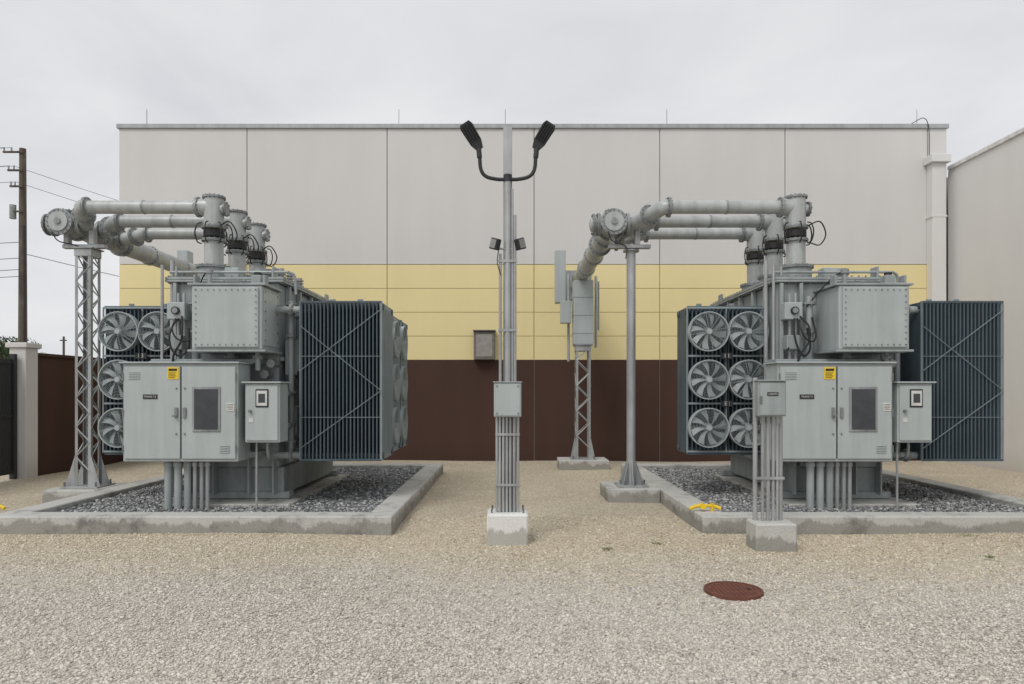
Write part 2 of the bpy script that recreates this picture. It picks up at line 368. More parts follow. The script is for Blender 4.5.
bank(-2.80,-1.90,11.65,12.3,.72,2.95,12,(11,))
for ya in(9.62,10.32,10.72,11.4,11.8,12.2):
    for z in(2.86,.81):
        T.cyl('radiator_pipe','tank_gray',(-3.35,ya,z),(-2.78,ya,z),.05,14); T.flange('radiator_pipe_flange',(-3.1,ya,z),(1,0,0),.09,.012,8)
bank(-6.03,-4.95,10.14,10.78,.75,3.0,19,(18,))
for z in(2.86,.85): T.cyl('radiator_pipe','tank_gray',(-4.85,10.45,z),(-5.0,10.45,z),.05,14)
for a,b_ in (((-2.94,9.485,2.62),(-1.82,9.485,1.72)),((-1.82,9.48,1.72),(-2.94,9.48,.92)),((-2.94,9.478,2.0),(-1.82,9.478,2.85)),):
    T.cyl('tie_rods','radiator_light',a,b_,.005,6)
for zz in (2.2,1.35):
    T.cyl('tie_rods','radiator_light',(-2.94,9.49,zz),(-1.82,9.49,zz),.004,6)
T.box('radiator_edge','radiator_light',-1.822,-1.808,9.49,9.53,.75,2.97,.003); T.box('radiator_edge','radiator_light',-2.955,-2.942,9.49,9.53,.75,2.97,.003)
for x in(-2.6,-2.2,-5.8,-5.3):
    T.box('radiator_lugs','radiator_light',x-.04,x+.04,(9.9 if x>-4 else 10.4),(9.92 if x>-4 else 10.42),2.95,3.05,.01)
def fan(M,r=.288):
    s=T.M; T.M=M
    T.ring('fan_shroud','fan_gray',(0,-.07,0),(0,.05,0),r,r-.008,36); T.ring('fan_shroud','fan_gray',(0,-.075,0),(0,-.067,0),r+.004,r-.010,36)
    for k in range(1,13):
        rr=r*k/13; n=20
        T.tube('fan_guard','fan_gray',[(rr*math.cos(2*math.pi*i/n),-.085+.01*k/13,rr*math.sin(2*math.pi*i/n)) for i in range(n)],.0020,4,False,True)
    for i in range(8):
        a=2*math.pi*i/8+.2; T.cyl('fan_guard','fan_gray',(.05*math.cos(a),-.088,.05*math.sin(a)),(r*math.cos(a),-.078,r*math.sin(a)),.003,4)
    T.cyl('fan_hub','fan_gray',(0,-.06,0),(0,.02,0),.05,16); T.cyl('fan_guard_boss','fan_gray',(0,-.09,0),(0,-.083,0),.04,16); T.cyl('fan_motor','fan_gray',(0,.02,0),(0,.12,0),.07,16)
    nb=8; ph=random.random()*6
    for i in range(nb):
        a=2*math.pi*i/nb+ph; vs=[];K=6
        for q in range(K+1):
            rr=.045+(r-.028-.045)*q/K; wd=.20-.02*q/K; sw=.25*(q/K)**1.3; tw=.030*(1-.4*q/K)
            for sd,yy in((-1,tw),(1,-tw)):
                an=a+sw+sd*wd; vs.append((rr*math.cos(an),-.03+yy,rr*math.sin(an)))
        T.add('fan_blades','fan_gray',vs,[(2*q,2*q+1,2*q+3,2*q+2) for q in range(K)])
    T.box('fan_mount','radiator_light',-r,r,.05,.06,-.02,.02,.002)
    T.M=s
for z in(2.59,1.885,1.18):
    for x in(-5.765,-5.185): fan(Matrix.Translation((x,10.05,z)))
for z in(2.55,1.86,1.17):
    for y in (10.95,11.75): fan(Matrix.Translation((-1.87,y,z))@Matrix.Rotation(R(90),4,'Z')@Matrix.Diagonal((1,.45,1,1)))
for zz in (2.95,2.237,1.532,.82): T.box('fan_frame','radiator_light',-6.06,-4.9,10.11,10.13,zz-.015,zz+.015,.004)
for xx in (-6.055,-5.475,-4.9): T.box('fan_frame','radiator_light',xx-.010,xx+.010,10.105,10.128,.8,2.96,.004)
for zz in (2.237,1.532): T.box('fan_tag','dark',-5.56,-5.39,10.07,10.083,zz-.045,zz+.045,.002)
T.tube('fan_cable','rubber',[(-5.47,10.08,2.9),(-5.49,10.06,2.3),(-5.46,10.06,1.6),(-5.47,10.08,.9)],.01)
te=T.finish()
te2=clone(te,(D,0,0))
for e,tn,c1,c2 in((te,'T2','E3','E4'),(te2,'T1','E1','E2')):
    text(e,'TRANS '+tn,(-4.765,8.986,1.64),.036,'label_white')
    text(e,c1,(-5.475,10.068,2.237),.085,'label_white'); text(e,c2,(-5.475,10.068,1.532),.085,'label_white')

# ------------------------------------------------------------------ bus duct
U=B('bus_duct'); MX=-7.06; MZ=4.36; PJ=(10.85,11.35,11.95)
U.cyl('main_duct','duct_gray',(MX,10.66,MZ),(MX,17.0,MZ),.165,32)
U.flange('end_flange',(MX,10.64,MZ),(0,1,0),.205,.018,16)
U.cyl('end_cover','duct_gray',(MX,10.60,MZ),(MX,10.622,MZ),.15,28); U.cyl('end_cover_boss','flange_steel',(MX,10.575,MZ),(MX,10.60,MZ),.05,16)
for y in(11.08,11.62,12.3): U.flange('duct_flange',(MX,y,MZ),(0,1,0),.21,.02,16)
for y in(12.4,13.3,14.6,16.0): U.flange('duct_flange',(MX,y,MZ),(0,1,0),.195,.018,16,'duct_gray')
for y in(10.84,): U.cyl('tee_riser','duct_gray',(MX,y,MZ),(MX,y,MZ+.20),.085,20); U.flange('tee_riser_flange',(MX,y,MZ+.205),(0,0,1),.12,.012,8)
for i,y in enumerate(PH):
    j=PJ[i]
    U.cyl('phase_duct','duct_gray',(-4.55,y,4.45),(-6.32,y,4.45),.097,28)
    U.tube('phase_elbow','duct_gray',[(-6.30,y,4.45),(-6.40,y+.02,4.445),(-6.56,y+(j-y)*.45,4.40),(-6.74,j-.04,MZ+.01),(-6.84,j,MZ),(-6.98,j,MZ)],.11,20)
    U.flange('phase_flange',(-6.32,y,4.45),(1,0,0),.15,.018,12)
    dv=Vector((-6.74,j,MZ))-Vector((-6.40,y,4.45))
    U.flange('phase_flange',(-6.55,y+(j-y)*.42,4.405),dv,.165,.018,12)
    U.flange('phase_flange',(-6.82,j,MZ),(1,0,0),.185,.02,14)
    U.cyl('phase_band','flange_steel',(-5.45,y,4.45),(-5.48,y,4.45),.103,24)
y=PJ[0]
U.cyl('tee_stub','duct_gray',(MX,y,MZ),(MX-.24,y,MZ),.13,24); U.flange('tee_flange',(MX-.22,y,MZ),(1,0,0),.18,.02,14); U.flange('tee_flange',(MX-.30,y,MZ),(1,0,0),.17,.014,14); U.cyl('tee_cap','duct_gray',(MX-.22,y,MZ),(MX-.29,y,MZ),.12,20); U.dome('tee_cap','duct_gray',(MX-.315,y,MZ),(-1,0,0),.11,.05)
U.tube('ground_cable','rubber',[(MX-.1,10.62,MZ-.15),(MX-.02,10.66,MZ-.3),(-6.85,10.78,4.0),(-6.86,10.74,3.8)],.009,6)
for y in PH:
    U.flange('head_flange',(-4.66,y,4.45),(1,0,0),.15,.018,12)
    U.cyl('bushing_head','duct_gray',(BX,y,4.12),(BX,y,4.58),.14,28)
    U.cyl('bushing_head','duct_gray',(-4.65,y,4.45),(BX,y,4.45),.125,24)
    U.flange('head_top',(BX,y,4.59),(0,0,1),.165,.014,14)
    U.flange('head_neck',(BX,y,4.14),(0,0,1),.175,.016,14)
    U.flange('head_neck',(BX,y,3.95),(0,0,1),.175,.016,14)
    U.cyl('head_sleeve','rubber',(BX,y,4.0),(BX,y,4.09),.148,24)
    U.cyl('side_port','duct_gray',(BX,y,4.42),(BX+.18,y,4.42),.08,18); U.flange('side_port_flange',(BX+.18,y,4.42),(1,0,0),.11,.012,8)
    for a in(-150,-95,-45,10,70):
        ca,sa=math.cos(R(a)),math.sin(R(a)); q=lambda rr,z:(BX+rr*ca,y+rr*sa,z)
        U.tube('bonding_jumper','rubber',[q(.17,4.2),q(.23,4.17),q(.26,4.05),q(.23,3.92),q(.17,3.89)],.010,6)
    U.tube('bonding_jumper','rubber',[(-4.3,y-.1,4.15),(-4.14,y-.15,4.2),(-4.04,y-.12,4.02),(-4.12,y-.1,3.87),(-4.24,y-.08,3.9)],.010,6)
U.box('saddle_beam','galv',-7.12,-6.45,10.80,10.90,3.98,4.04,.006)
U.box('saddle','galv',-7.10,-7.02,10.8,10.9,4.04,4.2,.006)
U.box('saddle','galv',-6.70,-6.62,10.8,10.9,4.04,4.28,.006)
U.box('wall_plate','flange_steel',MX-.36,MX+.36,16.93,16.99,MZ-.36,MZ+.36,.006)
U.box('terminal_enclosure','cabinet_gray',MX-.22,MX+.22,15.15,15.55,2.76,4.19,.012)
for z in (3.0,3.4,3.8): U.box('enclosure_seam','tank_gray',MX-.226,MX+.226,15.144,15.556,z,z+.02,.003)
U.box('side_enclosure','cabinet_gray',MX-.60,MX-.36,15.6,15.9,3.75,4.95,.01)
U.box('side_enclosure','cabinet_gray',MX-.50,MX-.26,15.3,15.5,3.25,3.75,.01)
U.cyl('enclosure_pipe','galv',(MX-.30,15.6,2.4),(MX-.30,15.6,4.4),.03); U.cyl('enclosure_pipe','galv',(MX+.29,15.3,2.7),(MX+.29,15.3,4.3),.03); U.cyl('enclosure_pipe','galv',(MX+.36,15.4,3.1),(MX+.36,15.4,4.2),.02)
ue=U.finish(); ue2=clone(ue,(D,0,0))

# ------------------------------------------------------------------ lattice towers
def lattice(name,x,y,zb,zt,w,flare,nb):
    b=B(name); h=w/2
    for sx in(-1,1):
        for sy in(-1,1):
            X=x+sx*h; Y=y+sy*h
            b.box('legs','galv',min(X,X-sx*.045),max(X,X-sx*.045),Y-.003,Y+.003,zb,zt,.001)
            b.box('legs','galv',X-.003,X+.003,min(Y-sy*.004,Y-sy*.05),max(Y-sy*.004,Y-sy*.05),zb,zt,.001)
            b.add('gussets','galv',[(X,Y-.006,zb+.02),(X+sx*flare,Y-.006,zb+.02),(X,Y-.006,zb+.5),(X,Y+.006,zb+.02),(X+sx*flare,Y+.006,zb+.02),(X,Y+.006,zb+.5)],[(0,1,2),(5,4,3),(0,3,4,1),(1,4,5,2),(2,5,3,0)])
    dz=(zt-zb-.3)/nb
    for i in range(nb):
        z0=zb+.25+i*dz; s=1 if i%2 else -1
        for sy in(-1,1): b.cyl('bracing','galv',(x-s*h*.9,y+sy*h,z0),(x+s*h*.9,y+sy*h,z0+dz),.011,6)
        for sx in(-1,1): b.cyl('bracing','galv',(x+sx*h,y-s*h*.9,z0),(x+sx*h,y+s*h*.9,z0+dz),.011,6)
    b.box('cap_plate','galv',x-h-.04,x+h+.04,y-h-.04,y+h+.04,zt,zt+.02,.003)
    b.box('base_plate','galv',x-h-flare-.02,x+h+flare+.02,y-h-.12,y+h+.12,zb,zb+.022,.003)
    b.box('top_band','galv',x-h-.01,x+h+.01,y-h-.012,y+h+.012,zt-.12,zt-.004,.003)
    for sx in(-1,1):
        for sy in(-1,1): b.cyl('anchor_bolts','bolt',(x+sx*(h+flare-.03),y+sy*(h+.07),zb),(x+sx*(h+flare-.03),y+sy*(h+.07),zb+.09),.015,6)
    return b.finish()
lattice('lattice_column',-6.74,10.85,.205,3.96,.25,.15,15)
lattice('lattice_column',MX+D,15.35,.20,2.74,.32,.10,8)
lattice('lattice_column',MX,15.35,.20,2.74,.32,.10,8)
P=B('support_column'); px=-6.74+D
P.cyl('shaft','galv',(px,10.95,.205),(px,10.95,3.98),.072,24)
P.box('base_plate','galv',px-.24,px+.24,10.72,11.18,.205,.23,.004)
for a in range(0,360,45):
    ca,sa=math.cos(R(a)),math.sin(R(a)); t=Vector((-sa,ca,0))*.006; o=Vector((px,10.95,0))
    p=[o+Vector((ca*.07,sa*.07,.23)),o+Vector((ca*.21,sa*.21,.23)),o+Vector((ca*.07,sa*.07,.62))]
    P.add('gussets','galv',[q-t for q in p]+[q+t for q in p],[(0,1,2),(5,4,3),(0,3,4,1),(1,4,5,2),(2,5,3,0)])
    P.cyl('anchor_bolts','bolt',o+Vector((ca*.19+.02,sa*.19,.23)),o+Vector((ca*.19+.02,sa*.19,.29)),.014,6)
P.cyl('cap_flange','galv',(px,10.95,3.95),(px,10.95,3.975),.13,20)
P.finish()

# ------------------------------------------------------------------ pads
def pad(name,xa,xb,ya,yb,gx):
    b=B(name); w=.33; z=.20
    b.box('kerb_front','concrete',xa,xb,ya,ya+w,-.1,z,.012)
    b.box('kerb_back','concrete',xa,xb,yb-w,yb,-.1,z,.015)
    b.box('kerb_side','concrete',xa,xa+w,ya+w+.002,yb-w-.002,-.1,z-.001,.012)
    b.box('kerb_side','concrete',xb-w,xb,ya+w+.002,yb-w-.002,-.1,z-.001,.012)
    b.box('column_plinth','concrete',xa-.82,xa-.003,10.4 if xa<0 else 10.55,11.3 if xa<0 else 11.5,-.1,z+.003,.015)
    b.box('transformer_plinth','concrete',xa+1.5,xa+3.3,9.35,12.8,-.05,.165,.015)
    vx=xa+gx
    b.tube('drain_pipe','yellow',[(vx-.1,8.62,.225),(vx,8.62,.262),(vx+.2,8.62,.262),(vx+.29,8.6,.235)],.022,10)
    b.cyl('drain_valve','yellow',(vx+.06,8.57,.26),(vx+.06,8.67,.26),.036,12); b.cyl('drain_valve','yellow',(vx+.19,8.62,.2),(vx+.19,8.62,.30),.024,10)
    return b.finish()
PL=(-6.35,-1.45,8.23,14.4); PR=(2.3,7.2,8.23,14.4)
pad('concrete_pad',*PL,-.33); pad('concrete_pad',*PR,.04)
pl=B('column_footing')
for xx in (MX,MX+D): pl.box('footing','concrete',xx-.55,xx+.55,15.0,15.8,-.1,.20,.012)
pl.finish()

# ------------------------------------------------------------------ gravel
def gravelmat(name,stops_a,stops_b=None,scale=32,split=None):
    m,nt,bs=nodes_of(name); L=nt.links
    geo=N(nt,'ShaderNodeNewGeometry')
    nz=N(nt,'ShaderNodeTexNoise',Scale=25.0,Detail=2.0); L.new(geo.outputs['Position'],nz.inputs['Vector'])
    wv=mixc(nt,.03,geo.outputs['Position'],nz.outputs['Color'])
    v=N(nt,'ShaderNodeTexVoronoi',Scale=scale); L.new(wv,v.inputs['Vector'])
    v2=N(nt,'ShaderNodeTexVoronoi',Scale=scale); v2.feature='DISTANCE_TO_EDGE'; L.new(wv,v2.inputs['Vector'])
    sc=N(nt,'ShaderNodeSeparateColor'); L.new(v.outputs['Color'],sc.inputs[0])
    col=ramp(nt,sc.outputs[0],stops_a).outputs[0]
    if stops_b:
        colb=ramp(nt,sc.outputs[0],stops_b).outputs[0]
        sp=N(nt,'ShaderNodeSeparateXYZ'); L.new(geo.outputs['Position'],sp.inputs[0])
        n5=N(nt,'ShaderNodeTexNoise',Scale=1.1,Detail=6.0); L.new(geo.outputs['Position'],n5.inputs['Vector'])
        ma=N(nt,'ShaderNodeMath',operation='MULTIPLY_ADD'); L.new(n5.outputs[0],ma.inputs[0]); ma.inputs[1].default_value=1.6; L.new(sp.outputs['Y'],ma.inputs[2])
        mr=N(nt,'ShaderNodeMapRange'); mr.inputs['From Min'].default_value=split[0]; mr.inputs['From Max'].default_value=split[1]; L.new(ma.outputs[0],mr.inputs['Value'])
        col=mixc(nt,mr.outputs[0],col,colb)
    e=ramp(nt,v2.outputs['Distance'],[(0,g(.55)),(.10,g(.9)),(.25,g(1))])  # crevice shade between stones painted into the colour, also drives the bump
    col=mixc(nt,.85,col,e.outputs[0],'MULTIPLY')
    n6=N(nt,'ShaderNodeTexNoise',Scale=.8,Detail=8.0,Roughness=.6); L.new(geo.outputs['Position'],n6.inputs['Vector'])
    r6=ramp(nt,n6.outputs[0],[(.3,(.86,.84,.82,1)),(.65,g(1.0))]); col=mixc(nt,1.0,col,r6.outputs[0],'MULTIPLY')
    L.new(col,bs.inputs['Base Color']); bs.inputs['Roughness'].default_value=.85
    bp=N(nt,'ShaderNodeBump',Strength=.6,Distance=.01); L.new(e.outputs[0],bp.inputs['Height']); L.new(bp.outputs[0],bs.inputs['Normal'])
    return m
SA=[(0,(.28,.255,.225,1)),(.10,(.43,.40,.355,1)),(.4,(.555,.515,.455,1)),(.7,(.62,.58,.51,1)),(1,(.72,.685,.62,1))]
SB=[(0,(.32,.26,.18,1)),(.12,(.46,.39,.28,1)),(.5,(.585,.51,.38,1)),(.8,(.66,.59,.465,1)),(1,(.77,.72,.61,1))]
SD=[(0,(.11,.115,.12,1)),(.3,(.21,.215,.22,1)),(.7,(.33,.335,.34,1)),(1,(.58,.58,.57,1))]
gravelmat('gravel_ground',SA,SB,52,(6.6,8.2)); gravelmat('gravel_dark',SD,None,30)
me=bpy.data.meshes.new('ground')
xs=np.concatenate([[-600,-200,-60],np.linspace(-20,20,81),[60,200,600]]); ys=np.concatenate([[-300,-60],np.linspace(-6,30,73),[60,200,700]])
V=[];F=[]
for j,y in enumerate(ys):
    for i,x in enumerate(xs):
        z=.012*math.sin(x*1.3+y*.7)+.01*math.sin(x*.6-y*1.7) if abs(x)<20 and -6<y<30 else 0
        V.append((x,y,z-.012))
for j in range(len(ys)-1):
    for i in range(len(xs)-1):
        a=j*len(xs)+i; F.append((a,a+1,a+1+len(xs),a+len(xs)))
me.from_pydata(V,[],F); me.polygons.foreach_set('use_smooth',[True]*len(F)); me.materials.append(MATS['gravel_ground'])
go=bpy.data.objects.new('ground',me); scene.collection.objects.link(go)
def gz(x,y): return .012*np.sin(x*1.3+y*.7)+.01*np.sin(x*.6-y*1.7)-.012
for nm,(xa,xb,ya,yb) in(('pad_gravel',PL),('pad_gravel',PR)):
    m2=bpy.data.meshes.new(nm); m2.from_pydata([(xa+.2,ya+.2,.12),(xb-.2,ya+.2,.12),(xb-.2,yb-.2,.12),(xa+.2,yb-.2,.12)],[],[(0,1,2,3)]); m2.materials.append(MATS['gravel_dark'])
    o=bpy.data.objects.new(nm,m2); scene.collection.objects.link(o)
m,nt,bs=nodes_of('stone'); at=N(nt,'ShaderNodeAttribute',attribute_name='Col')
geo=N(nt,'ShaderNodeNewGeometry'); nn=N(nt,'ShaderNodeTexNoise',Scale=90.0,Detail=2.0); nt.links.new(geo.outputs['Position'],nn.inputs['Vector'])
rr=ramp(nt,nn.outputs[0],[(.3,g(.85)),(.65,g(1.05))]); nt.links.new(mixc(nt,1.0,at.outputs['Color'],rr.outputs[0],'MULTIPLY'),bs.inputs['Base Color']); bs.inputs['Roughness'].default_value=.8
t=(1+5**.5)/2
IV=np.array([(-1,t,0),(1,t,0),(-1,-t,0),(1,-t,0),(0,-1,t),(0,1,t),(0,-1,-t),(0,1,-t),(t,0,-1),(t,0,1),(-t,0,-1),(-t,0,1)])/math.sqrt(1+t*t)
IF=np.array([(0,11,5),(0,5,1),(0,1,7),(0,7,10),(0,10,11),(1,5,9),(5,11,4),(11,10,2),(10,7,6),(7,1,8),(3,9,4),(3,4,2),(3,2,6),(3,6,8),(3,8,9),(4,9,5),(2,4,11),(6,2,10),(8,6,7),(9,8,1)])
def stones(name,X,Y,Z,rad,cols):
    n=len(X); V=IV[None]*(1+rng.uniform(-.25,.25,(n,12,1)))
    V=V*rng.uniform(.65,1.25,(n,1,3))*np.array([1,1,.6])
    th=rng.uniform(0,2*np.pi,n); ph=rng.normal(0,.25,n)
    c,s_=np.cos(ph)[:,None],np.sin(ph)[:,None]; y=V[:,:,1]*c-V[:,:,2]*s_; z=V[:,:,1]*s_+V[:,:,2]*c
    c,s_=np.cos(th)[:,None],np.sin(th)[:,None]; x=V[:,:,0]*c-y*s_; y2=V[:,:,0]*s_+y*c
    W=np.stack([x,y2,z],2)*rad[:,None,None]+np.stack([X,Y,Z],1)[:,None]
    Fc=(IF[None]+(np.arange(n)*12)[:,None,None]).reshape(-1,3)
    me=bpy.data.meshes.new(name); me.vertices.add(n*12); me.vertices.foreach_set('co',W.reshape(-1).astype(np.float32))
    nf=len(Fc); me.loops.add(nf*3); me.loops.foreach_set('vertex_index',Fc.reshape(-1).astype(np.int32))
    me.polygons.add(nf); me.polygons.foreach_set('loop_start',np.arange(0,nf*3,3,dtype=np.int32))
    me.update(calc_edges=True)
    a=me.color_attributes.new('Col','FLOAT_COLOR','POINT'); C=np.ones((n,12,4),np.float32); C[:,:,:3]=cols[:,None,:]; a.data.foreach_set('color',C.reshape(-1))
    me.materials.append(MATS['stone']); o=bpy.data.objects.new(name,me); scene.collection.objects.link(o)
def pal(u,st):
    p=[s[0] for s in st]; return np.stack([np.interp(u,p,[s[1][k] for s in st]) for k in range(3)],1)
n=150000
Y=3.4+(9.4-3.4)*rng.random(n)**1.5; X=(rng.random(n)*2-1)*(.80*Y+.5)
ok=np.ones(n,bool)
for (xa,xb,ya,yb) in(PL,PR): ok&=~((X>xa-.01)&(X<xb+.01)&(Y>ya-.01)&(Y<yb))
ok&=((X-1.9)**2+(Y-5.86)**2)>.252**2
ok&=~((X>-.29)&(X<.19)&(Y>7.69)&(Y<8.16)); ok&=~((X>2.59)&(X<3.05)&(Y>7.25)&(Y<7.61))
X=X[ok];Y=Y[ok]
warp=Y+1.6*(.5+.2*np.sin(X*1.7+1)*np.sin(Y*2.1)+.2*np.sin(X*.6))+rng.normal(0,.5,len(X))
tan=np.clip((warp-6.6)/1.6,0,1); u=rng.random(len(X))
C=pal(u,SA)*(1-tan[:,None])+pal(u,SB)*tan[:,None]
rad=np.clip(rng.lognormal(math.log(.0088),.28,len(X)),.004,.019)
stones('gravel',X,Y,gz(X,Y)+rad*.25,rad,C)
n=12000
Y=rng.uniform(8.55,14.1,n*2); X=np.where(np.arange(2*n)<n,rng.uniform(-6.05,-1.75,2*n),rng.uniform(2.6,6.9,2*n))
dx=np.where(X<0,X+6.35,X-2.3); ok=~((dx>1.5)&(dx<3.3)&(Y>9.35)&(Y<12.8)); X=X[ok];Y=Y[ok]
rad=np.clip(rng.lognormal(math.log(.018),.28,len(X)),.009,.035); stones('crushed_stone',X,Y,.125+rad*.3,rad,pal(rng.random(len(X)),SD))

# ------------------------------------------------------------------ buildings
b=B('industrial_building'); xs=[-9.78,-6.6,-3.11,.55,3.68,6.8,10.35,10.83]
for i in range(len(xs)-1):
    a,c=xs[i]+.010,xs[i+1]-.010
    if i==0:a=xs[0]
    b.box('brown_panel','wall_brown',a,c,17.0,17.2,-.2,2.495,.004)
    for k in range(4):
        z0=2.5+k*.595; b.box('yellow_panel','wall_yellow' if i<6 else 'wall_wing',a,c,17.0+.001*(i%2),17.2,z0+.006,z0+.589,.004)
    b.box('upper_panel','wall_light',a,c,17.0,17.2,4.888,8.26,.004)
b.box('wall_body','joint',-9.77,10.82,17.02,17.25,-.2,2.498,.002); b.box('wall_body','joint_yellow',-9.77,10.82,17.02,17.25,2.50,4.88,.002); b.box('wall_body','joint',-9.77,10.82,17.02,17.25,4.882,8.24,.002)
b.box('building_mass','wall_light',-9.78,10.83,17.26,44,-.2,8.25,.01)
b.box('coping','coping',-9.83,10.86,16.95,17.4,8.26,8.37,.008); b.box('coping','coping',-9.83,-9.5,17.41,44,8.26,8.37,.008)
b.box('downspout_head','wall_wing',10.24,10.72,16.65,16.998,7.33,7.52,.01); b.box('downspout','wall_wing',10.32,10.66,16.75,16.998,-.1,7.33,.012)
for z in(1.5,3.8,6.0): b.box('downspout_strap','wall_wing',10.30,10.68,16.742,16.998,z,z+.05,.004)
b.box('wall_fixture','box_bronze',-.94,-.42,16.75,17.0,2.5,3.2,.012); b.box('wall_fixture_hood','box_bronze',-.96,-.40,16.68,17.0,3.2,3.225,.004); b.box('wall_fixture_face','box_panel',-.88,-.48,16.738,16.75,2.57,3.13,.004)
for x in(-9.2,-2.85,-.17,3.9,10.2):
    b.cyl('lightning_rod','galv',(x,17.2,8.37),(x,17.2,8.82),.009,6); b.cyl('lightning_rod','galv',(x,17.2,8.37),(x,17.2,8.42),.03,8)
b.tube('down_cable','rubber',[(10.0,17.1,8.42),(10.2,16.93,8.5),(10.33,16.93,8.3),(10.36,16.95,7.8),(10.36,16.97,7.4)],.009,6)
b.finish()
w=B('side_building')
for a,c in((16.99,12.0),(11.985,7.0),(6.985,0.0)): w.box('wall_panel','wall_wing',10.85,11.1,c,a,-.2,7.2,.004)
w.box('wall_body','joint',10.87,11.09,.01,16.98,-.2,7.18,.002); w.box('building_mass','wall_wing',11.11,26,0,44,-.2,7.19,.01)
w.box('coping','coping_white',10.80,11.3,-.05,16.94,7.2,7.30,.008)
w.finish()
f=B('boundary_wall'); f.box('wall','wall_brown',-9.86,-9.66,13.85,16.94,-.1,2.43,.006); f.box('wall_cap','wall_brown',-9.9,-9.62,13.85,16.94,2.43,2.5,.006); f.finish()
f=B('gate_pillar'); f.box('post','wall_light',-9.93,-9.6,13.48,13.83,-.1,2.58,.01); f.box('post_cap','wall_light',-9.98,-9.55,13.43,13.88,2.58,2.68,.012); f.finish()
f=B('metal_gate')
for z in (.12,1.2,2.25): f.box('rail','black_metal',-9.80,-9.75,9.6,13.42,z,z+.06,.005)
y=9.62
while y<13.4: f.box('slat','black_metal',-9.79,-9.765,y,y+.05,.1,2.35,.004); y+=.062
for yy in(9.6,13.38): f.box('gate_post','black_metal',-9.83,-9.72,yy-.04,yy+.04,0,2.45,.006)
f.finish()

# ------------------------------------------------------------------ central light pole
L_=B('light_pole'); cx,cy=-.05,7.92
L_.box('concrete_base','concrete_white',cx-.235,cx+.235,7.70,8.15,-.1,.32,.02)
L_.cyl('mast','galv',(cx,cy,.32),(cx,cy,4.22),.042,20)
L_.box('mast_back','galv',cx-.052,cx+.052,cy+.05,cy+.10,.32,4.80,.004)
L_.cyl('mast_collar','black_metal',(cx,cy,4.14),(cx,cy,4.22),.05,16)
for s in(-1,1):
    L_.tube('lamp_arm','black_metal',[(cx,cy,4.17),(cx+s*.12,cy,4.17),(cx+s*.25,cy-.01,4.20),(cx+s*.31,cy-.02,4.28),(cx+s*.325,cy-.03,4.44)],.022,12)
    sM=L_.M
    L_.M=Matrix.Translation((cx+s*.41,cy-.04,4.65))@Matrix.Rotation(s*R(33),4,'Y')@Matrix.Rotation(R(12),4,'X')
    sh=[(-.04,-.17),(.04,-.17),(.072,-.08),(.08,.12),(.06,.17),(-.06,.17),(-.08,.12),(-.072,-.08)]
    vs=[(x,-.025,z) for x,z in sh]+[(x*.85,.04,z*.95) for x,z in sh]
    fs=[tuple(range(8)),tuple(range(8,16))[::-1]]+[(i,i+8,(i+1)%8+8,(i+1)%8) for i in range(8)]
    L_.add('lamp_head','black_metal',vs,fs)
    for k in range(5): L_.box('lamp_fins','black_metal',-.06+k*.03-.004,-.06+k*.03+.004,-.05,-.025,-.06,.15,.001)
    L_.box('lamp_lens','lamp_glass',-.05,.05,.04,.046,-.03,.14,.002)
    L_.M=sM
    L_.cyl('lamp_knuckle','black_metal',(cx+s*.325,cy-.03,4.41),(cx+s*.335,cy-.03,4.52),.03,12)
    L_.cyl('flood_bracket','galv',(cx,cy,3.36),(cx+s*.12,cy-.03,3.36),.012,8)
    L_.M=Matrix.Translation((cx+s*.15,cy-.05,3.41))@Matrix.Rotation(s*R(40),4,'Z')@Matrix.Rotation(s*R(-18),4,'Y')
    L_.box('flood_light','black_metal',-.055,.055,-.03,.05,-.065,.065,.01); L_.box('flood_lens','lamp_glass',-.042,.042,-.034,-.03,-.05,.05,.002)
    L_.M=sM
for dx,z0,z1,r in((-.085,.32,3.3,.018),(.085,.32,3.75,.018),(.055,.32,4.05,.014)):
    L_.cyl('conduit','galv',(cx+dx,cy-.02,z0),(cx+dx,cy-.02,z1),r,10)
for dx in(-.125,-.09,-.05,-.01,.03,.075,.12): L_.cyl('lower_conduit','galv',(cx+dx,cy-.075,.30),(cx+dx,cy-.075,1.45),.015,10)
L_.box('junction_box','cabinet_gray',cx-.155,cx+.155,cy-.19,cy-.05,1.42,1.81,.008); L_.box('junction_cover','cabinet_gray',cx-.14,cx+.14,cy-.2,cy-.19,1.435,1.795,.006)
L_.box('junction_hood','cabinet_gray',cx-.165,cx+.165,cy-.21,cy-.05,1.81,1.82,.003)
for x in(-.12,.12):
    for z in(1.46,1.77): L_.cyl('cover_screws','bolt',(cx+x,cy-.2,z),(cx+x,cy-.207,z),.01,8)
for z in(.62,1.2): L_.box('strut','galv',cx-.14,cx+.14,cy-.10,cy-.09,z,z+.03,.002)
for z in(2.4,3.2): L_.box('strut','galv',cx-.11,cx+.11,cy-.045,cy-.035,z,z+.03,.002)
L_.tube('photocell_wire','rubber',[(cx-.1,cy-.05,3.36),(cx-.12,cy-.06,3.2),(cx-.08,cy-.05,3.05)],.006,6)
for k in range(4): L_.cyl('anchor_bolts','bolt',(cx+(-.18 if k%2 else .18),cy+(-.12 if k<2 else .12),.32),(cx+(-.18 if k%2 else .18),cy+(-.12 if k<2 else .12),.37),.012,6)
L_.finish()

